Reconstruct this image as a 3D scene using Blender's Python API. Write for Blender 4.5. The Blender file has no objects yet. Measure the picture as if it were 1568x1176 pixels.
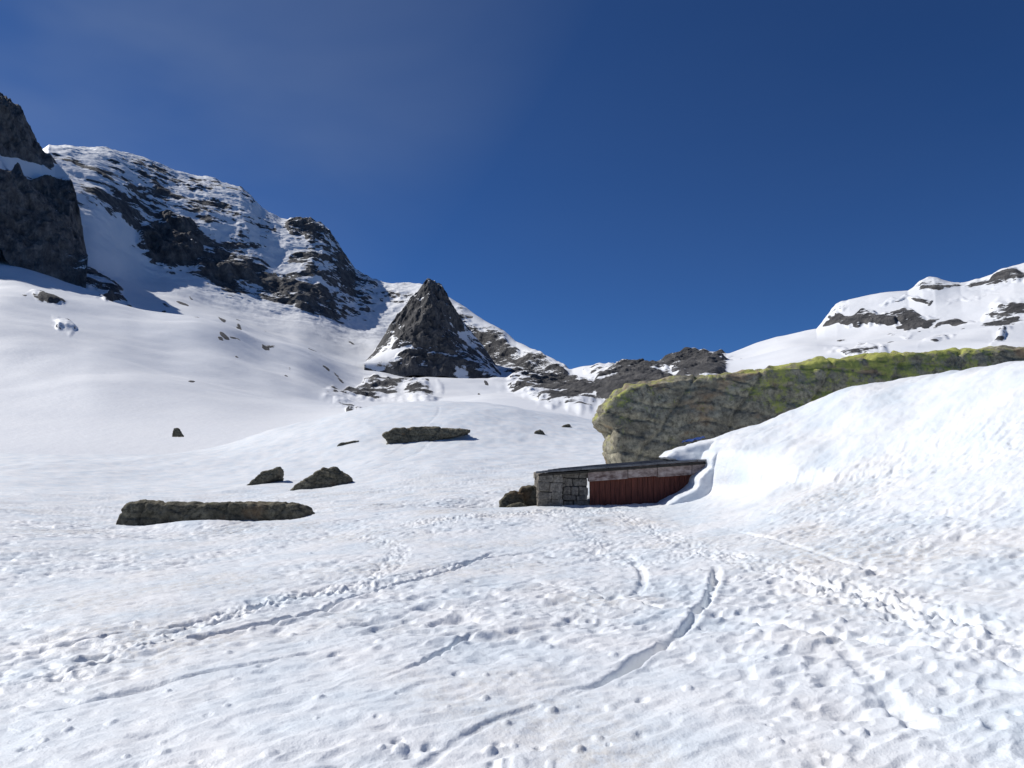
import bpy, bmesh, math, random
import numpy as np
from mathutils import Vector, Matrix
rng = np.random.default_rng(7); random.seed(7)
CAMZ=1.6; F=1100.0; CX=784.0; CY=588.0; PITCH=math.radians(5.8)
SUN_AZ=-66.0; SUN_EL=43.0
scene=bpy.context.scene

# ---------------------------------------------------------------- survey helpers
def ray(px,py):
    px=np.asarray(px,float); py=np.asarray(py,float)
    x=(px-CX)/F; u=(CY-py)/F
    y=math.cos(PITCH)-u*math.sin(PITCH); z=math.sin(PITCH)+u*math.cos(PITCH)
    return x,y,z
def azel(px,py):
    x,y,z=ray(px,py); h=np.sqrt(x*x+y*y)
    return np.arctan2(x,y), z/h
def toimg(X,Y,Z):   # Z relative to eye height
    f=Y*math.cos(PITCH)+Z*math.sin(PITCH); u=-Y*math.sin(PITCH)+Z*math.cos(PITCH)
    f=np.maximum(f,0.05)
    return CX+F*X/f, CY-F*u/f
def P(px,py,Y):
    x,y,z=ray(px,py); return Vector((float(x/y*Y),Y,float(z/y*Y)+CAMZ))

# ---------------------------------------------------------------- noise
_perm=rng.permutation(256); _perm=np.concatenate([_perm,_perm,_perm]).astype(np.int32)
_g3=rng.normal(size=(256,3)); _g3/=np.linalg.norm(_g3,axis=1)[:,None]; _g3=_g3.astype(np.float32)
_a=rng.uniform(0,2*np.pi,256); _g2=np.stack([np.cos(_a),np.sin(_a)],1).astype(np.float32)
def n2(x,y):
    xi=np.floor(x).astype(np.int32); yi=np.floor(y).astype(np.int32)
    xf=(x-xi).astype(np.float32); yf=(y-yi).astype(np.float32)
    u=xf*xf*xf*(xf*(xf*6-15)+10); v=yf*yf*yf*(yf*(yf*6-15)+10)
    X=xi&255; Y=yi&255
    def g(a,b,dx,dy):
        h=_perm[_perm[(X+a)&255]+((Y+b)&255)]; return _g2[h,0]*dx+_g2[h,1]*dy
    a=g(0,0,xf,yf); b=g(1,0,xf-1,yf); c=g(0,1,xf,yf-1); d=g(1,1,xf-1,yf-1)
    return (a+(b-a)*u)*(1-v)+(c+(d-c)*u)*v
def n3(x,y,z):
    xi=np.floor(x).astype(np.int32); yi=np.floor(y).astype(np.int32); zi=np.floor(z).astype(np.int32)
    xf=(x-xi).astype(np.float32); yf=(y-yi).astype(np.float32); zf=(z-zi).astype(np.float32)
    u=xf*xf*(3-2*xf); v=yf*yf*(3-2*yf); w=zf*zf*(3-2*zf)
    r=0
    for a in (0,1):
        pa=_perm[(xi+a)&255]; wa=u if a else 1-u
        for b in (0,1):
            pb=_perm[pa+((yi+b)&255)]; wb=v if b else 1-v
            for c in (0,1):
                h=_perm[pb+((zi+c)&255)]; wc=w if c else 1-w
                r=r+(_g3[h,0]*(xf-a)+_g3[h,1]*(yf-b)+_g3[h,2]*(zf-c))*wa*wb*wc
    return r
def fbm3(x,y,z,s,o,gain=0.5,ridged=False):
    t=0; a=1.0; tot=0
    for i in range(o):
        n=n3(x/s+17.3*i,y/s+5.1*i,z/s+9.7*i)
        if ridged: n=0.55-2*np.abs(n)
        t=t+n*a; tot+=a; a*=gain; s/=2.05
    return t/tot*1.4
def fbm2(x,y,s,o,gain=0.5):
    t=0;a=1.0
    for i in range(o):
        t=t+n2(x/s+31.7*i,y/s+11.3*i)*a; a*=gain; s/=2.03
    return t
def sstep(a,b,x):
    t=np.clip((x-a)/(b-a),0,1); return t*t*(3-2*t)

# ---------------------------------------------------------------- pchip
def slopes(x,y):
    h=np.diff(x,axis=0); d=np.diff(y,axis=0)/np.maximum(h,1e-9)
    m=np.zeros_like(y)
    same=(d[:-1]*d[1:])>0
    w1=2*h[1:]+h[:-1]; w2=h[1:]+2*h[:-1]
    with np.errstate(divide='ignore',invalid='ignore'):
        hm=(w1+w2)/(w1/d[:-1]+w2/d[1:])
    m[1:-1]=np.where(same,hm,0); m[0]=d[0]; m[-1]=d[-1]
    return m
def herm(u,h,y0,y1,m0,m1):
    u2=u*u;u3=u2*u
    return (2*u3-3*u2+1)*y0+(u3-2*u2+u)*h*m0+(-2*u3+3*u2)*y1+(u3-u2)*h*m1
def pchip1(x,y,q):
    x=np.asarray(x,float); y=np.asarray(y,float)
    m=slopes(x[:,None],y[:,None])[:,0]
    q=np.clip(q,x[0],x[-1]); i=np.clip(np.searchsorted(x,q)-1,0,len(x)-2)
    h=x[i+1]-x[i]; return herm((q-x[i])/h,h,y[i],y[i+1],m[i],m[i+1])

class Sheet:
    def __init__(s,rings): s.rings=rings
    def cols(s,az):
        R=[];Z=[]
        for g in s.rings:
            px=np.array(g['px'],float); r=np.array(g['r'],float)*np.ones(len(px))
            if 'z' in g:
                a,_=azel(px,np.full(len(px),700.0)); z=np.array(g['z'],float)*np.ones(len(px))
            else:
                a,t=azel(px,np.array(g['y'],float)); z=t*r
            o=np.argsort(a); a=a[o]; r=r[o]; z=z[o]
            if g.get('lin'):
                R.append(np.interp(az,a,r)); Z.append(np.interp(az,a,z))
            else:
                R.append(pchip1(a,r,az)); Z.append(pchip1(a,z,az))
        return np.log(np.array(R)),np.array(Z)
    def eval(s,az,rows):
        L,Z=s.cols(az); M=slopes(L,Z)
        T=[];I=[]
        for k,n in enumerate(rows):
            T+=list(np.arange(n)/n); I+=[k]*n
        T.append(1.0); I.append(len(rows)-1)
        T=np.array(T)[:,None]; I=np.array(I)
        h=(L[1:]-L[:-1])[I]
        lr=L[I]+h*T
        z=herm(T,h,Z[I],Z[I+1],M[I],M[I+1])
        return np.exp(lr),z

def azimuths(a0,a1,dense0,dense1,nd,ns):
    return np.concatenate([np.linspace(a0,dense0,ns,endpoint=False),np.linspace(dense0,dense1,nd,endpoint=False),np.linspace(dense1,a1,ns+1)])

def grid_mesh(name,X,Y,Z,attrs,mat):
    R,C=X.shape
    co=np.stack([X,Y,Z],-1).reshape(-1,3).astype(np.float32)
    idx=np.arange(R*C).reshape(R,C)
    f=np.stack([idx[:-1,:-1],idx[:-1,1:],idx[1:,1:],idx[1:,:-1]],-1).reshape(-1,4).astype(np.int32)
    me=bpy.data.meshes.new(name)
    me.vertices.add(len(co)); me.vertices.foreach_set('co',co.ravel())
    me.loops.add(f.size); me.loops.foreach_set('vertex_index',f.ravel())
    me.polygons.add(len(f)); me.polygons.foreach_set('loop_start',np.arange(0,f.size,4,dtype=np.int32))
    me.polygons.foreach_set('loop_total',np.full(len(f),4,dtype=np.int32))
    me.polygons.foreach_set('use_smooth',np.ones(len(f),dtype=bool))
    me.update(calc_edges=True)
    for k,v in attrs.items():
        a=me.attributes.new(k,'FLOAT','POINT'); a.data.foreach_set('value',v.ravel().astype(np.float32))
    me.materials.append(mat)
    ob=bpy.data.objects.new(name,me); scene.collection.objects.link(ob)
    return ob

# ---------------------------------------------------------------- materials
class NT:
    def __init__(s,name):
        s.m=bpy.data.materials.new(name); s.m.use_nodes=True; s.t=s.m.node_tree; s.t.nodes.clear()
        s.out=s.n('ShaderNodeOutputMaterial'); s.b=s.n('ShaderNodeBsdfPrincipled')
        s.t.links.new(s.b.outputs[0],s.out.inputs[0])
    def n(s,t,**k):
        x=s.t.nodes.new(t)
        for a,b in k.items(): setattr(x,a,b)
        return x
    def l(s,a,b): s.t.links.new(a,b)
    def setin(s,i,v):
        if isinstance(v,bpy.types.NodeSocket): s.l(v,i)
        else: i.default_value=v
    def math(s,op,a,b=0.0,c=None,clamp=False):
        x=s.n('ShaderNodeMath',operation=op,use_clamp=clamp); s.setin(x.inputs[0],a); s.setin(x.inputs[1],b)
        if c is not None: s.setin(x.inputs[2],c)
        return x.outputs[0]
    def pos(s,scale=(1,1,1),rot=(0,0,0)):
        g=s.n('ShaderNodeNewGeometry'); m=s.n('ShaderNodeMapping'); m.inputs['Scale'].default_value=scale; m.inputs['Rotation'].default_value=rot
        s.l(g.outputs['Position'],m.inputs['Vector']); return m.outputs[0]
    def noise(s,scale,detail=5,rough=0.55,vec=None,dist=0):
        x=s.n('ShaderNodeTexNoise'); x.inputs['Scale'].default_value=scale; x.inputs['Detail'].default_value=detail
        x.inputs['Roughness'].default_value=rough; x.inputs['Distortion'].default_value=dist
        s.l(vec if vec is not None else s.pos(),x.inputs['Vector']); return x.outputs[0]
    def ramp(s,fac,stops,interp='LINEAR'):
        x=s.n('ShaderNodeValToRGB'); x.color_ramp.interpolation=interp; e=x.color_ramp.elements
        while len(e)<len(stops): e.new(0.5)
        for i,(p,c) in enumerate(stops):
            e[i].position=p; e[i].color=(*c,1) if len(c)==3 else c
        s.l(fac,x.inputs[0]); return x.outputs[0]
    def mix(s,f,a,b):
        x=s.n('ShaderNodeMix',data_type='RGBA'); s.setin(x.inputs[0],f)
        for i,v in ((6,a),(7,b)):
            if isinstance(v,tuple): v=(*v,1)
            s.setin(x.inputs[i],v)
        return x.outputs[2]
    def bump(s,h,strength,dist,normal=None):
        x=s.n('ShaderNodeBump'); x.inputs['Strength'].default_value=strength; x.inputs['Distance'].default_value=dist
        s.l(h,x.inputs['Height'])
        if normal is not None: s.l(normal,x.inputs['Normal'])
        return x.outputs[0]

def mat_snow_near():
    s=NT('snow_near')
    big=s.noise(0.35,3,0.6); fine=s.noise(9,4,0.7); mid=s.noise(0.9,4,0.6)
    base=s.ramp(mid,[(0.32,(0.68,0.745,0.80)),(0.62,(0.82,0.83,0.84))])
    dm=s.ramp(big,[(0.48,(0,0,0)),(0.66,(1,1,1))])
    dm2=s.math('MULTIPLY',dm,s.ramp(fine,[(0.40,(0,0,0)),(0.60,(1,1,1))]))
    at=s.n('ShaderNodeAttribute',attribute_name='near')
    dm3=s.math('MULTIPLY',dm2,s.math('MULTIPLY',at.outputs['Fac'],0.62))
    col=s.mix(dm3,base,(0.60,0.555,0.49))
    sp=s.ramp(s.noise(38,3,0.6),[(0.69,(0,0,0)),(0.74,(1,1,1))])
    col=s.mix(s.math('MULTIPLY',sp,s.math('MULTIPLY',at.outputs['Fac'],0.35)),col,(0.33,0.30,0.25))
    s.l(col,s.b.inputs['Base Color']); s.b.inputs['Roughness'].default_value=0.5
    s.b.inputs['Specular IOR Level'].default_value=0.35
    n=s.bump(s.noise(45,3,0.7),0.4,0.012)
    n=s.bump(s.noise(6.0,4,0.65),0.4,0.05,n)
    s.l(n,s.b.inputs['Normal'])
    return s.m
def mat_mountain(name,sc,thr=0.5,rockdark=1.0,noisek=3.2):
    s=NT(name)
    at=s.n('ShaderNodeAttribute',attribute_name='rock')
    geo=s.n('ShaderNodeNewGeometry'); sep=s.n('ShaderNodeSeparateXYZ'); s.l(geo.outputs['Normal'],sep.inputs[0])
    na=s.noise(0.034*sc,8,0.66,s.pos((1,1,2.2),(0.30,0.22,0)),0.3)
    nb=s.noise(0.011*sc,3,0.5,s.pos((1,1,1.6),(0.1,0.5,0)))
    gate=s.math('MULTIPLY',at.outputs['Fac'],3.0,clamp=True)
    nn=s.math('MULTIPLY',s.math('SUBTRACT',na,0.5),noisek)
    nn=s.math('ADD',nn,s.math('MULTIPLY',s.math('SUBTRACT',nb,0.5),1.2))
    st=s.math('MULTIPLY',s.math('SUBTRACT',0.73,sep.outputs['Z']),1.1)
    v=s.math('MULTIPLY_ADD',s.math('ADD',nn,st),gate,at.outputs['Fac'])
    mask=s.ramp(v,[(thr-0.03,(0,0,0)),(thr+0.03,(1,1,1))])
    rn=s.noise(0.13*sc,8,0.75,s.pos((1,1,0.6)))
    d=rockdark
    rc=s.ramp(rn,[(0.32,(0.040*d,0.042*d,0.047*d)),(0.5,(0.11*d,0.109*d,0.111*d)),(0.7,(0.24*d,0.23*d,0.22*d))])
    sn=s.ramp(s.noise(0.02*sc,4,0.6),[(0.3,(0.76,0.785,0.82)),(0.7,(0.84,0.85,0.86))])
    s.l(s.mix(mask,sn,rc),s.b.inputs['Base Color'])
    s.l(s.math('MULTIPLY_ADD',mask,0.3,0.6),s.b.inputs['Roughness']); s.b.inputs['Specular IOR Level'].default_value=0.25
    bs=s.bump(s.noise(0.5*sc,5,0.65),0.35,0.4/sc)
    br=s.bump(s.math('MULTIPLY',rn,mask),0.9,8.0/sc,bs)
    s.l(br,s.b.inputs['Normal'])
    return s.m
def mat_rock(name,cols,lichen=None,sc=1.0,lz=0.55):
    s=NT(name)
    n1=s.noise(0.9*sc,8,0.7,dist=0.3); n2_=s.noise(6*sc,6,0.75)
    c=s.ramp(n1,[(0.3,cols[0]),(0.5,cols[1]),(0.7,cols[2])])
    c=s.mix(s.ramp(n2_,[(0.42,(0,0,0)),(0.64,(1,1,1))]),c,tuple(x*0.5 for x in cols[0]))
    streak=s.noise(1.2*sc,5,0.65,s.pos((1.6,1.6,0.22)))
    c=s.mix(s.ramp(streak,[(0.52,(0,0,0)),(0.66,(0.6,0.6,0.6))]),c,tuple(x*0.6 for x in cols[0]))
    if lichen:
        rust=s.ramp(s.noise(0.7*sc,4,0.6,s.pos((1,1,1.5),(1,2,3))),[(0.56,(0,0,0)),(0.68,(0.5,0.5,0.5))])
        c=s.mix(rust,c,(cols[1][0]*1.1,cols[1][1]*0.75,cols[1][2]*0.55))
        geo=s.n('ShaderNodeNewGeometry'); sep=s.n('ShaderNodeSeparateXYZ'); s.l(geo.outputs['Normal'],sep.inputs[0])
        at=s.n('ShaderNodeAttribute',attribute_name='lichen')
        ln=s.noise(1.6*sc,8,0.78)
        lf=s.math('ADD',s.math('MULTIPLY',s.math('SUBTRACT',ln,0.5),3.4),s.math('MULTIPLY_ADD',sep.outputs['Z'],0.30,at.outputs['Fac']))
        lm=s.ramp(lf,[(lz-0.05,(0,0,0)),(lz+0.30,(0.92,0.92,0.92))])
        lc=s.ramp(n2_,[(0.35,lichen[0]),(0.6,lichen[1])])
        c=s.mix(lm,c,lc)
    s.l(c,s.b.inputs['Base Color']); s.b.inputs['Roughness'].default_value=0.9; s.b.inputs['Specular IOR Level'].default_value=0.2
    n=s.bump(n2_,0.8,0.06/sc); n=s.bump(n1,0.8,0.25/sc,n)
    s.l(n,s.b.inputs['Normal'])
    return s.m
def mat_plain(name,c0,c1,scale,rough=0.8,vec=(1,1,1),bump=0.01,spec=0.3):
    s=NT(name); n=s.noise(scale,7,0.65,s.pos(vec))
    s.l(s.ramp(n,[(0.35,c0),(0.65,c1)]),s.b.inputs['Base Color'])
    s.b.inputs['Roughness'].default_value=rough; s.b.inputs['Specular IOR Level'].default_value=spec
    s.l(s.bump(n,0.7,bump),s.b.inputs['Normal']); return s.m

M_snow=mat_snow_near()
M_mtn=mat_mountain('mountain_rock_snow',1.0,rockdark=1.1)
M_but=mat_mountain('cliff_rock_snow',1.8,rockdark=1.25)
M_pyr=mat_mountain('peak_rock_snow',1.8,rockdark=0.95,noisek=3.6)
M_boulder=mat_rock('boulder_stone',[(0.23,0.21,0.16),(0.38,0.35,0.26),(0.52,0.485,0.36)],[(0.33,0.35,0.09),(0.50,0.52,0.13)],0.9,0.6)
M_out=mat_rock('outcrop_stone',[(0.10,0.092,0.065),(0.18,0.165,0.12),(0.28,0.26,0.19)],[(0.17,0.18,0.07),(0.25,0.25,0.09)],1.2,0.8)

# ---------------------------------------------------------------- near snow field
PXN=[-1500,-300,0,160,300,465,600,700,780,860,1000,1055,1100,1200,1350,1568,1900,2600]
def ring(y=None,r=None,z=None,px=PXN,lin=False):
    d=dict(px=px,r=r,lin=lin)
    if y is not None: d['y']=y
    else: d['z']=z
    return d
near=Sheet([
 ring(z=[-1.7]*5+[-1.62]*8+[-1.6,-1.55,-1.5,-1.4,-1.4],r=0.8),
 ring(z=[-1.9,-1.75,-1.7,-1.68,-1.65,-1.62,-1.6,-1.6,-1.6,-1.6,-1.58,-1.56,-1.55,-1.52,-1.48,-1.4,-1.2,-1.1],r=4.0),
 ring(z=[-2.1,-1.85,-1.78,-1.74,-1.7,-1.66,-1.62,-1.6,-1.59,-1.58,-1.54,-1.51,-1.49,-1.44,-1.36,-1.22,-1.0,-0.9],r=6.2),
 ring(z=[-2.4,-2.0,-1.9,-1.84,-1.8,-1.74,-1.66,-1.62,-1.6,-1.57,-1.5,-1.45,-1.4,-1.3,-1.12,-0.85,-0.5,-0.3],r=10.5),
 ring(y=[840,832,828,825,818,804,792,785,780,777,775,768,755,742,727,706,690,690],r=[19.5]*11+[19.7,19.4,17.5,16,13.5,12,11]),
 ring(y=[825,822,820,818,806,795,782,775,770,768,765,740,697,692,668,636,610,600],r=[22]*10+[21.5,21.5,20.1,19,18,15.5,13.5,12.5]),
 ring(y=[805,805,806,806,798,788,775,764,759,757,740,682,674,647,591,562,530,520],r=[25]*10+[24.3,23.6,22.8,22.5,22,19,16.5,15.5]),
 ring(y=[785,782,780,782,778,768,752,742,740,738,735,725,715,700,690,680,670,660],r=32),
 ring(y=[745,742,738,740,735,718,698,692,692,694,690,690,690,690,690,690,690,690],r=58),
 ring(y=[700,698,695,692,684,651,621,617,625,638,658,662,665,665,665,665,660,660],r=105),
 ring(y=[705,705,712,715,710,690,662,660,665,675,690,690,690,690,690,690,690,690],r=140),
 ring(y=[740,740,745,745,740,730,710,710,710,715,720,720,720,720,720,720,720,720],r=175),
])
NROWS=[40,160,145,160,65,65,50,85,80,26,12]
az=azimuths(math.radians(-62),math.radians(62),math.radians(-38),math.radians(38),1200,100)
R,Z=near.eval(az,NROWS)
X=R*np.sin(az)[None]; Y=R*np.cos(az)[None]
def ground_hit(px,py):
    a,t=azel(px,py); r,z=near.eval(np.array([float(a)]),[60]*11)
    r=r[:,0];z=z[:,0]; k=np.where((z/r>=float(t))&(r>2))[0]
    k=k[0] if len(k) else len(r)-1
    return np.array([r[k]*math.sin(a),r[k]*math.cos(a)]),z[k]
PX0,PY0=toimg(X,Y,Z)
hutm=1-0.8*np.exp(-(((X-3.5)/4.5)**2+((Y-20.5)/3.5)**2)**2)
Z=Z+fbm2(X,Y,9.0,3)*0.30*sstep(4,25,R)*(1-sstep(30,60,R)*0.3)*hutm
Z=Z+fbm2(X,Y,28.0,3)*1.0*sstep(38,75,R)
Z=Z-0.30*np.exp(-(((X-(-0.8))/1.5)**2+((Y-22.0)/1.2)**2))
# snow banked against the front of the slab outcrop
hb,_=ground_hit(300,808); Z=Z+0.20*np.exp(-(((X-hb[0])/1.7)**2+((Y-hb[1]+0.35)/0.55)**2))
a_=math.radians(28); U=X*math.cos(a_)+Y*math.sin(a_); V=-X*math.sin(a_)+Y*math.cos(a_)
wx=n2(X/0.9,Y/0.9)*0.25
c1=n2(U/0.40+wx,V/0.21+wx); c2=n2(U/0.19+7+wx,V/0.12); c3=n2(U/1.1,V/0.6+9); c4=n2(U/0.09,V/0.065+3)
amp=0.5+0.8*sstep(-0.25,0.35,n2(X/3.1,Y/3.1))
fade=1-sstep(22,60,R)
bank=sstep(1040,1180,PX0)*sstep(14.5,18,R)
dm=(1-0.75*bank)
Z=Z+(-np.abs(c1)*0.055+c1*0.028-np.abs(c2)*0.036+c2*0.025+c3*0.05+c4*0.006)*amp*fade*dm
Z=Z+(n2(U/1.6,V/0.7)*0.08+n2(U/0.8,V/0.4)*0.04)*sstep(16,28,R)*(1-sstep(60,110,R))*(1-bank)
Z=Z+(n2(X/3.0,Y/2.0)*0.10+n2(X/1.2,Y/1.0)*0.05)*sstep(45,80,R)
Z=Z+bank*(n2(X/1.3,Y/0.9)*0.16+n2(X/0.5,Y/0.3)*0.045+n2(X/0.22,Y/0.2)*0.018)
zr=Z+CAMZ
Z=Z+bank*0.15*np.tanh((zr-1.05-0.12*(X-6)+n2(X/2.0,Y/2.0)*0.25)/0.05)
def smooth_world(w,n=14):
    w=np.array(w,float); w=np.vstack([2*w[0]-w[1],w,2*w[-1]-w[-2]]); o=[]
    for i in range(1,len(w)-2):
        for t in np.arange(n)/n:
            o.append(0.5*((2*w[i])+(-w[i-1]+w[i+1])*t+(2*w[i-1]-5*w[i]+4*w[i+1]-w[i+2])*t*t+(-w[i-1]+3*w[i]-3*w[i+1]+w[i+2])*t**3))
    o.append(w[-2]); return np.array(o)
def smooth_path(pts): return smooth_world([ground_hit(*a)[0] for a in pts])
def dist_path(path,maxd):
    D=np.full(X.shape,9.0); S=np.zeros(X.shape)
    acc=0
    for a,b in zip(path[:-1],path[1:]):
        L=np.linalg.norm(b-a)
        if L<1e-6: continue
        lo=np.minimum(a,b)-maxd; hi=np.maximum(a,b)+maxd
        m=np.nonzero((X>lo[0])&(X<hi[0])&(Y>lo[1])&(Y<hi[1]))
        if len(m[0]):
            dx=X[m]-a[0]; dy=Y[m]-a[1]
            t=np.clip((dx*(b-a)[0]+dy*(b-a)[1])/L/L,0,1)
            ex=dx-t*(b-a)[0]; ey=dy-t*(b-a)[1]
            d=np.hypot(ex,ey); sg=np.sign(ex*(b-a)[1]-ey*(b-a)[0])
            cur=np.abs(D[m]); k=d<cur
            Dm=D[m]; Sm=S[m]; Dm[k]=(d*sg)[k]; Sm[k]=(acc+t*L)[k]; D[m]=Dm; S[m]=Sm
        acc+=L
    return D,S
grooves=[
 ([(1097,862),(1093,895),(1072,935),(1030,975),(985,1005),(930,1038),(855,1070)],0.048,0.13),
 ([(1075,937),(1000,925),(900,905),(800,890)],0.028,0.04),
 ([(1075,935),(1160,950),(1280,968),(1420,985),(1568,1010)],0.05,0.04),
 ([(760,838),(700,868),(640,885),(560,905),(450,946),(300,978),(150,1000),(-20,1035)],0.045,0.075),
 ([(850,835),(760,850),(620,880),(500,900),(330,945),(170,975),(-20,1012)],0.045,0.065),
 ([(760,955),(700,980),(630,1022),(560,1052)],0.03,0.04),
 ([(-20,1112),(120,1078),(280,1040),(420,1010),(540,985)],0.03,0.035),
 ([(955,840),(978,865),(985,890),(960,915),(940,925)],0.05,0.03),
 ([(1260,960),(1330,1030),(1400,1100),(1470,1176)],0.06,0.035),
 ([(1130,865),(1250,890),(1380,925),(1568,975)],0.05,0.03),
 ([(640,1176),(740,1110),(820,1080)],0.03,0.03),
 ([(1080,800),(1200,830),(1330,870),(1568,915)],0.045,0.025),
]
for pts,w,dp in grooves:
    p=smooth_path(pts); D,S=dist_path(p,w*6); D=D+n2(S/0.5,S*0+3)*0.03+n2(S/0.13,S*0+8)*0.012; d=np.abs(D)
    T=S.max(); ends=sstep(0,0.8,S)*(1-sstep(T-0.8,T,S)*0.9) if T>2 else 1
    var=np.clip(0.75+1.2*n2(S/1.1,S*0+w*90+dp*300)+0.5*n2(S/0.25,S*0+w*50),0.05,1.3)*ends
    Z=Z-dp*np.exp(-(d/w)**4)*var+dp*0.12*np.exp(-((d-1.9*w)/(0.7*w))**2)*var
churn=[
 ([(960,790),(1010,812),(1080,845),(1160,862),(1270,890),(1400,935),(1568,1000)],0.34,0.040),
 ([(560,820),(610,840),(560,890),(430,915),(280,965),(150,1010),(110,1030)],0.26,0.042),
 ([(700,865),(590,893),(470,912),(350,945)],0.25,0.04),
 ([(880,800),(960,860),(1060,850),(1130,850)],0.3,0.03),
 ([(1250,900),(1330,925),(1440,950)],0.45,0.03),
 ([(650,800),(760,790),(850,785),(930,782)],0.6,0.055),
]
for pts,w,am in churn:
    p=smooth_path(pts); D,S=dist_path(p,w*2.2); m=np.exp(-(D/w)**4)
    nn=-np.abs(n2(X/0.13,Y/0.14))*1.5+n2(X/0.07+4,Y/0.07)*0.6+0.1
    st=np.cos(S/0.36*np.pi)*np.sign(D)
    foot=-np.exp(-((np.abs(D)-0.12)/0.07)**2)*np.clip(st,0,1)**0.7
    Z=Z+m*(nn*am+foot*am*0.8)
for wp in ([(-11,50),(-9.5,62),(-8.0,75),(-8.5,84)],[(-9,46),(-7.6,58),(-6.8,70)]):
    p=smooth_world(wp); D,S=dist_path(p,0.8); Z=Z-0.03*np.exp(-(D/0.16)**2)
for k in range(220):
    px=random.uniform(0,1568); py=random.uniform(800,1170)
    w,_=ground_hit(px,py); s=random.uniform(0.015,0.045); h=random.choice([-1,1,1])*s*random.uniform(0.4,0.8)
    m=(np.abs(X-w[0])<4*s)&(np.abs(Y-w[1])<4*s)
    Z[m]+=h*np.exp(-((X[m]-w[0])**2+((Y[m]-w[1])*0.9)**2)**2/s**4)
nearattr=1-sstep(25,60,R)
grid_mesh('snow_field',X,Y,Z+CAMZ,{'near':nearattr*(1-0.7*bank)},M_snow)

# ---------------------------------------------------------------- mountains
def blobfield(px,py,blobs,neg):
    f=np.zeros(px.shape)
    def e(b,f,op):
        cx,cy,rx,ry,an,w=b; a=math.radians(-an); q=1.6*max(rx,ry)
        m=np.nonzero((np.abs(px-cx)<q)&(np.abs(py-cy)<q))
        if not len(m[0]): return
        dx=px[m]-cx; dy=py[m]-cy; u=(dx*math.cos(a)-dy*math.sin(a))/rx; v=(dx*math.sin(a)+dy*math.cos(a))/ry
        val=w*np.exp(-(u*u+v*v)**1.5)
        f[m]=np.maximum(f[m],val) if op else f[m]-val
    for b in blobs: e(b,f,True)
    for b in neg: e(b,f,False)
    return np.clip(f,0,1.2)
def build(name,sheet,rows,az,blobs,neg,mat,ramp_,und,scale,skyjag=1.0,base_rock=0.0,rugged=None,warp=1.0,dots=[],ridges=[],rfk=None):
    R,Z=sheet.eval(az,rows); X=R*np.sin(az)[None]; Y=R*np.cos(az)[None]
    px,py=toimg(X,Y,Z)
    wn=n2(px/38,py/30)*22*warp+n2(px/12,py/10)*8*warp; wn2=n2(px/38+50,py/30)*16*warp+n2(px/12+50,py/10)*6*warp
    rk=blobfield(px+wn,py+wn2,blobs,neg); rk=np.maximum(rk,base_rock)
    rf=sstep(0.25,0.9,rk)
    if dots: rk=np.maximum(rk,blobfield(px+wn*0.4,py+wn2*0.4,dots,[]))
    Z=Z+und*(fbm2(X,Y,75*scale,4,0.38))*sstep(0,0.12,np.linspace(0,1,len(R)))[:,None]
    for x0,y0,x1,y1,w,h in ridges:
        L=math.hypot(x1-x0,y1-y0); t=np.clip(((px-x0)*(x1-x0)+(py-y0)*(y1-y0))/L/L,0,1)
        d=np.hypot(px-x0-t*(x1-x0),py-y0-t*(y1-y0)); Z=Z+h*np.exp(-(d/w)**2)*np.sin(np.clip(t,0.0,1.0)*math.pi)**2
    if rugged is not None: rf=np.maximum(rf,rugged(R,px,py))
    if rfk is not None: rf=rf*rfk(R,px,py)
    k=np.clip(R/650,0.25,1.3)
    n=fbm3(X,Y,Z*0.7,48*scale,7,0.55,True)
    n_b=fbm3(X+300,Y,Z*1.6,20*scale,5,0.6)
    disp=ramp_*rf*k*(n*1.0+n_b*0.6)
    X=(R-disp*0.75)*np.sin(az)[None]; Y=(R-disp*0.75)*np.cos(az)[None]
    return grid_mesh(name,X,Y,Z+disp*0.75*skyjag+CAMZ,{'rock':rk},mat)

PXM=[-1500,-500,0,130,250,350,450,570,660,760,870,960,1110,1280,1430,1568,2000,2600]
skpx=[-1500,-500,0,65,75,110,150,210,240,270,300,330,370,385,400,415,430,480,495,510,530,545,570,585,600,640,660,690,740,790,820,850,872,900,925,960,1010,1035,1060,1100,1112,1190,1250,1262,1280,1300,1330,1390,1412,1430,1450,1470,1500,1530,1550,1568,1750,2600]
sky_=[ 150, 200,230,234,226,226,231,243,250,264,272,276,290,303,322,331,340,342,348,366,394,416,430,436,438,439,440,456,492,524,534,552,567,566,564,560,549,541,535,537,539,518,508,492,474,466,461,450,434,428,433,436,430,418,408,403,350,350]
pk=[-1500,-500,0,130,250,350,450,570,660,760,870,960,1110,1280,1430,1568,2600]
pr=[900,900,900,880,900,900,880,850,760,650,520,450,400,420,450,450,450]
skr=list(np.interp(skpx,pk,pr))
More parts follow.
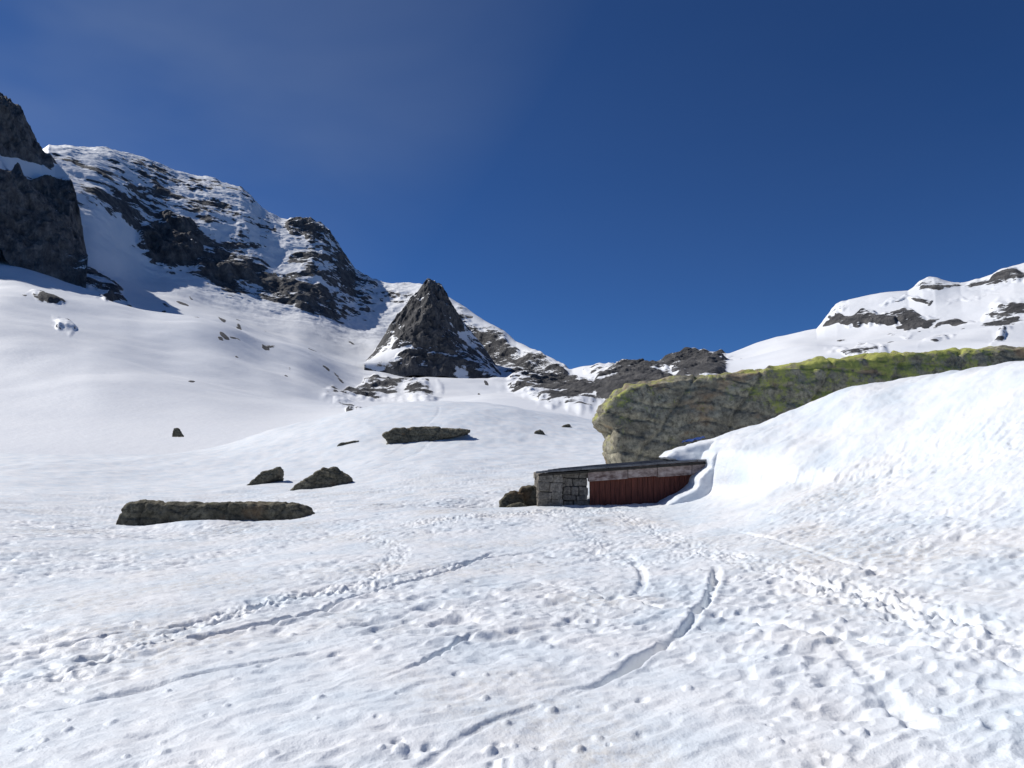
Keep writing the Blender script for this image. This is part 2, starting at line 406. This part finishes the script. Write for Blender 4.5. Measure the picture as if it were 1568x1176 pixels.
main=Sheet([
 ring(y=[712,712,712,712,708,700,685,655,650,650,660,672,672,662,652,652,652,652],r=122,px=PXM),
 ring(y=[610,610,612,606,602,606,618,622,618,608,612,603,592,582,572,562,560,560],r=[185,185,190,190,200,215,235,260,260,260,260,240,200,180,170,160,160,160],px=PXM),
 ring(y=[490,490,492,500,507,522,550,588,590,588,594,580,562,541,530,520,510,510],r=[280,280,280,290,320,340,370,400,400,400,380,330,280,260,250,240,240,240],px=PXM),
 ring(y=[390,390,402,425,434,464,490,508,548,562,577,569,548,524,497,482,450,450],r=[450,450,450,480,600,600,600,650,600,560,480,400,350,340,330,330,330,330],px=PXM),
 ring(y=sky_,r=skr,px=skpx,lin=True),
 ring(y=[v+40 for v in sky_],r=[v*1.3 for v in skr],px=skpx,lin=True),
 ring(y=[v+230 for v in sky_],r=[v*2.2 for v in skr],px=skpx,lin=True),
])
azm=azimuths(math.radians(-60),math.radians(60),math.radians(-38),math.radians(38),1100,70)
blobs=[(165,272,150,36,8,0.40),(220,312,140,45,12,0.44),(265,372,60,50,0,0.95),(320,330,110,42,25,0.44),(345,412,80,40,20,0.72),
 (385,375,80,50,20,0.44),(470,355,58,26,25,0.66),(500,400,90,58,35,0.55),(460,455,110,32,15,0.64),(550,450,50,40,40,0.58),(350,290,60,18,20,0.38),(215,290,60,14,10,0.55),(300,285,40,10,15,0.52),
 (150,432,55,20,25,0.64),(175,466,26,8,8,0.75),(95,497,9,26,-40,0.6),(70,462,40,7,15,0.55),
 (600,452,50,14,10,0.55),(730,515,100,32,33,0.60),(800,552,75,24,25,0.62),(835,556,45,14,30,0.62),
 (560,600,78,20,-10,0.72),(640,605,40,15,0,0.68),(700,568,40,12,5,0.55),(530,626,44,8,5,0.62),(600,585,30,6,0,0.55),
 (850,596,90,30,12,1.05),(965,588,72,34,-5,1.2),(905,582,26,8,0,0.6),(1070,555,60,26,-3,1.05),
 (1350,489,105,10,-3,0.78),(1275,478,28,13,-20,0.60),(1440,438,60,11,0,0.66),(1535,430,80,16,-15,0.68),(1545,484,60,22,-20,0.78),(1430,520,34,10,-25,0.68),(1315,542,55,8,0,0.7),(1500,458,70,7,-10,0.62),(1390,462,60,6,-5,0.56),(1400,508,60,5,-10,0.56),(1540,510,40,9,-40,0.66),(1470,490,40,6,-10,.6)]
neg=[(180,385,24,55,-25,0.9),(430,385,30,24,0,0.3),(345,350,40,14,0,0.25),(330,300,30,9,15,0.3),(240,425,50,9,20,0.5),(160,238,90,8,5,0.2)]
dr=random.Random(3); dots=[]
for k in range(26):
    t=dr.random(); cx=270+300*t+dr.gauss(0,45); cy=480+100*t+dr.gauss(0,22); dots.append((cx,cy,dr.uniform(3,11),dr.uniform(1.5,3),dr.uniform(10,40),dr.uniform(0.7,0.9)))
for k in range(16): dots.append((dr.uniform(560,760),dr.uniform(570,600),dr.uniform(4,12),dr.uniform(1.5,3),dr.uniform(-10,30),0.85))
for k in range(8): dots.append((dr.uniform(1250,1568),dr.uniform(470,535),dr.uniform(8,24),dr.uniform(1.5,3),dr.uniform(-30,0),0.8))
dots+=[(120,425,20,5,20,.8),(60,455,14,3,25,.8),(250,475,6,3,0,.8),(295,580,6,3,0,.9),(368,505,7,3,30,.9),(100,490,5,14,-50,.8)]
rug=lambda R,px,py: 0.24*sstep(480,640,R)*sstep(700,600,px)+0.12*sstep(300,400,R)*sstep(1200,1260,px)
rfk=lambda R,px,py: 1-0.5*sstep(1200,1260,px)
ridges=[(200,490,420,535,26,4),(380,520,560,595,22,3.5),(560,600,760,575,12,2),(1120,548,1300,530,14,2)]
build('mountain_range',main,[50,100,125,330,26,10],azm,blobs,neg,M_mtn,18.0,5.0,1.0,rugged=rug,dots=dots,skyjag=0.8,ridges=ridges,rfk=rfk)

bpx=[-1500,-500,-200,0,20,45,65,85,105,112,120,128,134]
btop=[-100,0,80,146,172,208,236,250,266,296,338,375,402]
bbot=[470,430,400,360,392,402,410,420,424,424,418,412,404]
ah=lambda a,b,t:[x*(1-t)+y*t for x,y in zip(a,b)]
but=Sheet([
 ring(y=[v+40 for v in bbot],r=[438]*13,px=bpx,lin=True),
 ring(y=bbot,r=[442]*13,px=bpx,lin=True),
 ring(y=ah(bbot,btop,0.50),r=[465]*13,px=bpx,lin=True),
 ring(y=ah(bbot,btop,0.58),r=[505]*13,px=bpx,lin=True),
 ring(y=btop,r=[550]*8+[535,525,515,510,510],px=bpx,lin=True),
 ring(y=[v+60 for v in btop],r=640,px=bpx,lin=True),
 ring(y=[v+220 for v in btop],r=800,px=bpx,lin=True)])
azb=np.concatenate([np.linspace(math.radians(-60),math.radians(-40),60,endpoint=False),np.linspace(math.radians(-40),float(azel(134,402)[0]),330)])
build('cliff_buttress',but,[10,140,50,90,12,8],azb,[(-300,300,500,400,0,1.2),(60,350,100,95,0,1.05),(30,190,60,55,30,0.62)],[(20,254,80,16,12,1.0),(-200,240,150,10,0,0.6),(110,262,25,14,20,0.6)],M_but,17.0,0.5,0.8,warp=0.4)

ppx=[558,570,590,610,630,646,655,666,676,684,692,702,716,740,772]
ptop=[556,542,512,486,462,440,431,434,441,454,472,486,502,530,578]
pbot=[556,556,556,553,551,552,553,553,552,552,553,556,562,572,584]
pyr=Sheet([
 ring(y=[v+25 for v in pbot],r=455,px=ppx,lin=True),
 ring(y=pbot,r=462,px=ppx,lin=True),
 ring(y=ah(pbot,ptop,0.5),r=[497,495,490,485,480,474,472,474,480,486,492,497,500,503,505],px=ppx,lin=True),
 ring(y=ptop,r=[530,525,520,517,515,514,512,514,517,520,523,526,530,535,540],px=ppx,lin=True),
 ring(y=[v+30 for v in ptop],r=575,px=ppx,lin=True),
 ring(y=[v+120 for v in ptop],r=680,px=ppx,lin=True)])
azp=np.linspace(float(azel(558,556)[0]),float(azel(772,577)[0]),330)
build('pyramid_peak',pyr,[8,80,90,12,8],azp,[(655,495,75,95,0,0.98),(725,555,60,26,30,0.62)],[(600,520,36,7,-50,0.65),(585,545,24,5,-20,0.5),(698,505,7,28,-35,0.7),(640,470,5,18,30,0.45),(625,535,30,4,-10,0.4),(670,540,30,5,10,0.35)],M_pyr,13.0,0.3,0.45,skyjag=0.5,base_rock=0.33,warp=0.5)

# ---------------------------------------------------------------- rocks
def solid_rock(name,outline,Y0,depth,mat,voxel,disp,nscale,backdrop=0.5,lich=None,tilt=0.0,frontlean=0.12,parent=None,yfun=None,smooth=2,vext=0.0,cracks=True,attr=None):
    pts=[P(a,b,Y0) for a,b in outline]
    zmin=min(p.z for p in pts); zmax=max(p.z for p in pts); c=sum(pts,Vector())/len(pts)
    if vext:
        for p in pts:
            if p.z<c.z: p.z-=vext
        zmin-=vext
    bm=bmesh.new(); L=[]
    for f,sh,dz in ((0.0,0.985,-0.04),(0.12,1.0,0.0),(0.65,0.98,-0.25*backdrop),(1.0,0.85,-backdrop)):
        ringv=[]
        for p in pts:
            q=c+(p-c)*sh; hh=(q.z-zmin)/max(0.01,zmax-zmin)
            y=Y0+f*depth+(frontlean*depth*hh*(1-f))+(yfun(p.x) if yfun else 0)
            ringv.append(bm.verts.new((q.x+tilt*f*depth,y,q.z+dz*(zmax-zmin)*hh)))
        L.append(ringv)
    n=len(pts)
    for a,b in zip(L[:-1],L[1:]):
        for i in range(n): bm.faces.new((a[i],a[(i+1)%n],b[(i+1)%n],b[i]))
    bm.faces.new(L[0]); bm.faces.new(L[-1][::-1])
    bmesh.ops.triangulate(bm,faces=[f for f in bm.faces if len(f.verts)>4])
    bmesh.ops.recalc_face_normals(bm,faces=bm.faces)
    me=bpy.data.meshes.new(name+'_b'); bm.to_mesh(me); bm.free()
    tmp=bpy.data.objects.new(name+'_t',me); scene.collection.objects.link(tmp)
    md=tmp.modifiers.new('r','REMESH'); md.mode='VOXEL'; md.voxel_size=voxel
    ms=tmp.modifiers.new('s','SMOOTH'); ms.iterations=smooth; ms.factor=0.5
    dg=bpy.context.evaluated_depsgraph_get(); m2=bpy.data.meshes.new_from_object(tmp.evaluated_get(dg))
    bpy.data.objects.remove(tmp)
    N=len(m2.vertices); co=np.empty(N*3,np.float32); no=np.empty(N*3,np.float32)
    m2.vertices.foreach_get('co',co); m2.vertex_normals.foreach_get('vector',no); co=co.reshape(-1,3); no=no.reshape(-1,3)
    d=fbm3(co[:,0],co[:,1],co[:,2],nscale,6,0.5,cracks)*disp+fbm3(co[:,0]+50,co[:,1],co[:,2]*2.2,nscale*0.6,4,0.5)*disp*0.8
    if cracks:
        q=co[:,2]*1.0+co[:,0]*0.12+fbm3(co[:,0],co[:,1],co[:,2],nscale*2,2)*0.5
        d=d-disp*0.5*np.exp(-((q/(nscale*0.55)%1-0.5)/0.06)**2)
        q=co[:,0]*0.8-co[:,2]*0.5+fbm3(co[:,0]+9,co[:,1],co[:,2],nscale*2,2)*0.9
        d=d-disp*0.6*np.exp(-((q/(nscale*1.7)%1-0.5)/0.03)**2)
    co=co+no*d[:,None]
    m2.vertices.foreach_set('co',co.ravel().astype(np.float32))
    if lich is not None:
        a=m2.attributes.new('lichen','FLOAT','POINT'); px,py=toimg(co[:,0],co[:,1],co[:,2]-CAMZ)
        a.data.foreach_set('value',lich(co,px).astype(np.float32))
    m2.polygons.foreach_set('use_smooth',np.ones(len(m2.polygons),dtype=bool)); m2.update()
    m2.materials.clear(); m2.materials.append(mat); m2.name=name
    ob=bpy.data.objects.new(name,m2); scene.collection.objects.link(ob)
    if parent: ob.parent=parent
    return ob
bo=[(1010,730),(950,712),(942,690),(944,668),(950,652),(934,641),(922,632),(930,614),(948,600),(964,586),(1010,578),(1060,574),(1120,568),(1170,562),(1230,552),(1280,542),(1350,538),(1420,531),(1470,529),(1568,524),(1760,519),(1880,560),(1900,720),(1400,740)]
def blich(co,px):
    h=co[:,2]-(2.9+0.0016*(px-1200))
    return 0.08+0.58*sstep(1120,1200,px)*sstep(-0.2,0.9,h)*(1-0.45*sstep(1440,1560,px))+0.25*sstep(0.3,1.0,h)*(1-sstep(1120,1200,px))-0.25*sstep(1050,1200,px)*sstep(0.3,-0.6,h)+0.22*(1-sstep(940,1010,px))
solid_rock('lichen_boulder',bo,26.5,6.5,M_boulder,0.075,0.19,1.2,0.35,lich=blich,frontlean=0.12,smooth=0)
def L0(co,px): return np.full(len(co),0.14)
OUT=[
 ([(162,820),(174,800),(184,777),(205,771),(240,775),(300,776),(380,774),(452,776),(462,786),(466,794),(440,796),(380,792),(330,795),(300,797),(240,798),(200,810)],(240,806),2.4,0.04,0.08,0.6),
 ([(425,750),(440,742),(468,728),(492,713),(512,712),(532,727),(530,745),(480,762)],(480,745),2.4,0.05,0.12,0.8),
 ([(370,748),(380,735),(400,722),(428,714),(425,726),(395,745)],(390,742),1.6,0.05,0.08,0.7),
 ([(588,692),(592,675),(584,668),(600,659),(640,656),(680,657),(718,661),(700,668),(650,676),(625,688)],(610,684),4.0,0.08,0.18,1.2),
 ([(815,672),(820,663),(828,660),(840,669),(838,676)],(828,669),1.2,0.06,0.12,0.6),
 ([(855,660),(862,653),(872,652),(879,658),(866,664)],(866,657),1.2,0.06,0.12,0.6),
 ([(264,666),(266,656),(272,655),(278,666)],(270,664),1.2,0.06,0.12,0.6),
 ([(510,690),(520,684),(548,680),(549,685),(525,692)],(528,688),1.2,0.05,0.08,0.6),
]
for o,ft,dp,vx,ds,ns in OUT:
    if ft[0]==270: Y0=112.0
    else:
        hx,hz=ground_hit(*ft); Y0=float(hx[1])
        i=np.argmin((X-hx[0])**2+(Y-hx[1])**2)
        if ft[0]==240: i=np.argmin((X-hx[0])**2+(Y-hx[1]-1.2)**2); hz=float(Z.ravel()[i])-0.08
    ob=solid_rock('rock_outcrop',o,Y0,dp,M_out,vx,ds,ns,0.7,lich=L0,vext=0.25,smooth=1)
    if ft[0]!=270: ob.location.z=float(Z.ravel()[i]-hz)*0.9
    ob.location.y=-0.1

# ---------------------------------------------------------------- shelter hut
hut=bpy.data.objects.new('stone_shelter_hut',None); scene.collection.objects.link(hut)
def mesh_obj(name,bm,mat,parent=hut,smooth=False):
    me=bpy.data.meshes.new(name); bm.to_mesh(me); bm.free(); me.materials.append(mat)
    if smooth:
        for p in me.polygons: p.use_smooth=True
    ob=bpy.data.objects.new(name,me); scene.collection.objects.link(ob); ob.parent=parent; return ob
def hexa(bm,c8,bev=0.0,jit=0.0):
    vs=[bm.verts.new(Vector(c)+Vector([random.uniform(-jit,jit) for _ in range(3)])) for c in c8]
    fs=[bm.faces.new([vs[i] for i in f]) for f in ((0,1,2,3),(7,6,5,4),(0,4,5,1),(1,5,6,2),(2,6,7,3),(3,7,4,0))]
    if bev>0:
        es={e for f in fs for e in f.edges}
        bmesh.ops.bevel(bm,geom=list(es),offset=bev,segments=2,affect='EDGES',profile=0.6)
def box8(x0,x1,y0,y1,z0,z1): return [(x0,y0,z0),(x1,y0,z0),(x1,y0,z1),(x0,y0,z1),(x0,y1,z0),(x1,y1,z0),(x1,y1,z1),(x0,y1,z1)]
M_wood=mat_plain('red_brown_planks',(0.085,0.026,0.018),(0.20,0.062,0.040),3.0,0.7,(9,9,0.8),0.01)
M_fascia=mat_plain('weathered_beam',(0.13,0.085,0.075),(0.48,0.40,0.36),5.0,0.85,(1,1,2),0.02)
M_roof=mat_plain('grey_slate_roof',(0.08,0.083,0.09),(0.20,0.205,0.215),3.0,0.6,(1,1,1),0.01)
M_stoneA=mat_rock('masonry_stone',[(0.17,0.155,0.13),(0.30,0.27,0.23),(0.45,0.42,0.36)],None,2.2)
M_mortar=mat_plain('wall_core',(0.03,0.028,0.025),(0.06,0.055,0.05),8.0,0.95)
M_blue=mat_plain('blue_tarp_fabric',(0.03,0.08,0.30),(0.05,0.13,0.45),6.0,0.5)
FL=P(820,722,19.75); FR=P(1125,700,19.75)
zroof=lambda x:FL.z+(x-FL.x)/(FR.x-FL.x)*(FR.z-FL.z)
bl=P(862,716,23.2); br=P(1150,691,23.8)
bm=bmesh.new(); t=0.05
nc=5
for j in range(nc):
    f0=j/nc; f1=(j+1)/nc+0.03
    A0=FL.lerp(bl,f0); B0=FR.lerp(br,f0); A1=FL.lerp(bl,min(f1,1)); B1=FR.lerp(br,min(f1,1))
    g=0.0
    while g<1:
        w=random.uniform(0.10,0.19); h=min(1,g+w)
        a=A0.lerp(B0,g); b=A0.lerp(B0,h); c=A1.lerp(B1,h); d=A1.lerp(B1,g)
        o=random.uniform(-0.012,0.0); up=Vector((0,0,0.012)); jy=Vector((0,random.uniform(-0.03,0.03),0))
        gap=Vector((0.006,0,0)); T=Vector((0,0,t)); O=Vector((0,0,o))
        hexa(bm,[a+jy-T+up+O+gap,b+jy-T+up+O-gap,b+jy+up+O-gap,a+jy+up+O+gap,d-T-up+O+gap,c-T-up+O-gap,c-up+O-gap,d-up+O+gap],0.008)
        g=h
mesh_obj('roof_slabs',bm,M_roof)
bm=bmesh.new(); q=Vector((0,0,0.075)); q2=Vector((0,0,0.13)); i1=Vector((0.08,0.1,0))
hexa(bm,[FL-q2+i1,FR-q2+i1,FR-q+i1,FL-q+i1,bl-q2,br-q2,br-q,bl-q]); mesh_obj('roof_deck',bm,M_mortar)
x0=P(903,740,20.2).x; x1=P(1125,740,20.2).x; zb=-0.9
bm=bmesh.new(); x=x0
while x<x1:
    w=random.uniform(0.13,0.17); d=random.uniform(0,0.012)
    hexa(bm,box8(x,x+w-0.008,20.2-d,20.24,zb,zroof(x)-0.14),0.005); x+=w
mesh_obj('plank_wall',bm,M_wood)
bm=bmesh.new(); hexa(bm,box8(x0,x1,20.25,20.3,zb,zroof(x0)-0.14)); mesh_obj('wall_backing',bm,M_mortar)
bm=bmesh.new(); x=P(901,715,19.9).x; xe=P(1125,705,19.9).x
while x<xe:
    w=min(random.uniform(0.55,1.1),xe-x); h=0.33+random.uniform(-0.02,0.02); y=19.9+random.uniform(0,0.03)
    za=zroof(x)-t-0.006; zc=zroof(x+w)-t-0.006
    hexa(bm,[(x,y,za-h),(x+w-.012,y,zc-h),(x+w-.012,y,zc),(x,y,za),(x,20.16,za-h),(x+w-.012,20.16,zc-h),(x+w-.012,20.16,zc),(x,20.16,za)],0.012,0.006); x+=w
mesh_obj('fascia_beam',bm,M_fascia)
def masonry(name,x0,x1,y0,y1,z0,ztop):
    bm=bmesh.new(); z=z0
    while z<z0+2.2:
        h=random.uniform(0.14,0.26); x=x0+random.uniform(-0.02,0.02)
        while x<x1-0.05:
            w=min(random.uniform(0.2,0.48),x1-x)
            if x1-x-w<0.1: w=x1-x
            zt=min(z+h-0.012,ztop(x)-0.085)
            if zt-z>0.04:
                hexa(bm,box8(x,x+w-0.012,y0+random.uniform(-0.04,0.04),y0+0.3,z,zt),0.03,0.025)
            x+=w
        y=y0+0.31
        while y<y1:
            w=random.uniform(0.25,0.5); zt=min(z+h-0.012,ztop(x0)-0.10)
            if zt-z>0.04: hexa(bm,box8(x0+random.uniform(-0.03,0.03),x0+0.3,y,y+w-0.012,z,zt),0.03,0.02)
            y+=w
        z+=h
    mesh_obj(name,bm,M_stoneA)
    bm=bmesh.new(); hexa(bm,box8(x0+0.05,x1-0.03,y0+0.06,y1,z0,min(ztop(x0),ztop(x1))-0.14)); mesh_obj(name+'_core',bm,M_mortar)
xa=P(824,740,19.9).x; xb=P(862,740,19.9).x; xc=P(901,740,20.1).x
masonry('corner_pier',xa,xb,19.88,23.0,-0.3,zroof)
masonry('recessed_wall',xb+0.01,xc-0.01,20.12,20.6,-0.3,zroof)
rub=[([(764,785),(766,768),(775,757),(788,752),(800,757),(806,785)],20.6,0.9),([(790,785),(793,757),(800,746),(818,744),(826,752),(826,785)],20.9,1.0),([(772,788),(776,775),(796,771),(810,778),(812,790)],20.1,0.6)]
for o,Y0,dp in rub: solid_rock('rubble_rock',o,Y0,dp,M_out,0.025,0.05,0.3,0.5,lich=L0,smooth=1)
# snow drift overhanging the hut
drift=[(1094,700),(1102,690),(1125,679),(1170,668),(1230,660),(1230,790),(1035,795),(1020,776),(1040,762),(1064,750),(1074,742),(1072,732),(1084,722),(1096,714)]
solid_rock('snow_drift',drift,18.9,3.4,M_snow,0.05,0.07,0.7,0.1,lich=None,smooth=3,cracks=False,frontlean=0.15)
drift2=[(1022,700),(1036,690),(1056,683),(1080,678),(1110,672),(1170,666),(1180,720),(1110,712),(1090,706),(1060,706),(1040,706)]
solid_rock('snow_drift',drift2,19.95,4.0,M_snow,0.05,0.06,0.6,0.1,smooth=4,cracks=False,frontlean=0.2,tilt=0.1)
bm=bmesh.new(); g=[]
A=P(1050,677,23.4); B=P(1082,670,23.4)
for j in range(6):
    row=[]
    for i in range(14):
        f=i/13; q=A.lerp(B,f); row.append(bm.verts.new((q.x,q.y+j*0.15,q.z+0.03*math.sin(i*1.3+j)+0.05*math.sin(j/5*math.pi)-0.01)))
    g.append(row)
for j in range(5):
    for i in range(13): bm.faces.new((g[j][i],g[j][i+1],g[j+1][i+1],g[j+1][i]))
bmesh.ops.solidify(bm,geom=bm.faces[:],thickness=0.06)
mesh_obj('blue_tarp',bm,M_blue,parent=None,smooth=True)

# ---------------------------------------------------------------- light, sky, camera
az_=math.radians(SUN_AZ); el=math.radians(SUN_EL)
sv=Vector((math.sin(az_)*math.cos(el),math.cos(az_)*math.cos(el),math.sin(el)))
ld=bpy.data.lights.new('sun','SUN'); ld.energy=4.4; ld.angle=math.radians(0.5); ld.color=(1.0,0.965,0.915)
lo=bpy.data.objects.new('sun',ld); lo.rotation_euler=sv.to_track_quat('Z','Y').to_euler(); scene.collection.objects.link(lo)
w=bpy.data.worlds.new('World'); scene.world=w; w.use_nodes=True; nt=w.node_tree; nt.nodes.clear()
N=nt.nodes.new; Lk=nt.links.new
out=N('ShaderNodeOutputWorld'); bg=N('ShaderNodeBackground'); sk=N('ShaderNodeTexSky')
sk.sky_type='NISHITA'; sk.sun_disc=False; sk.sun_elevation=el; sk.sun_rotation=az_; sk.altitude=2600; sk.air_density=0.8; sk.dust_density=0.3; sk.ozone_density=3.0
tc=N('ShaderNodeTexCoord')
tint=N('ShaderNodeMix'); tint.data_type='RGBA'; tint.blend_type='MULTIPLY'; tint.inputs[0].default_value=1; tint.inputs[7].default_value=(0.29,0.58,0.95,1)
Lk(sk.outputs[0],tint.inputs[6])
mp=N('ShaderNodeMapping'); mp.inputs['Scale'].default_value=(1.5,1.5,3.0); mp.inputs['Rotation'].default_value=(0.3,0.5,0.2); Lk(tc.outputs['Generated'],mp.inputs[0])
cn=N('ShaderNodeTexNoise'); cn.inputs['Scale'].default_value=1.1; cn.inputs['Detail'].default_value=4; cn.inputs['Roughness'].default_value=0.5; cn.inputs['Distortion'].default_value=0.4; Lk(mp.outputs[0],cn.inputs['Vector'])
cr=N('ShaderNodeValToRGB'); cr.color_ramp.elements[0].position=0.25; cr.color_ramp.elements[1].position=1.0; Lk(cn.outputs[0],cr.inputs[0])
dt=N('ShaderNodeVectorMath'); dt.operation='DOT_PRODUCT'; dt.inputs[1].default_value=sv; Lk(tc.outputs['Generated'],dt.inputs[0])
mr=N('ShaderNodeMapRange'); mr.inputs[1].default_value=0.55; mr.inputs[2].default_value=0.95; mr.inputs[3].default_value=0.03; mr.inputs[4].default_value=0.6; Lk(dt.outputs['Value'],mr.inputs[0])
mu=N('ShaderNodeMath'); mu.operation='MULTIPLY'; Lk(cr.outputs[0],mu.inputs[0]); Lk(mr.outputs[0],mu.inputs[1])
mx=N('ShaderNodeMix'); mx.data_type='RGBA'; Lk(mu.outputs[0],mx.inputs[0]); Lk(tint.outputs[2],mx.inputs[6]); mx.inputs[7].default_value=(4.5,5.4,6.6,1)
Lk(mx.outputs[2],bg.inputs[0]); bg.inputs[1].default_value=0.08; Lk(bg.outputs[0],out.inputs[0])
cd=bpy.data.cameras.new('camera'); cd.sensor_width=36; cd.lens=36*F/1568; cd.clip_start=0.1; cd.clip_end=20000
co_=bpy.data.objects.new('camera',cd); co_.location=(0,0,CAMZ); co_.rotation_euler=(math.pi/2+PITCH,0,0); scene.collection.objects.link(co_); scene.camera=co_
scene.view_settings.view_transform='Standard'; scene.view_settings.look='None'; scene.view_settings.exposure=0
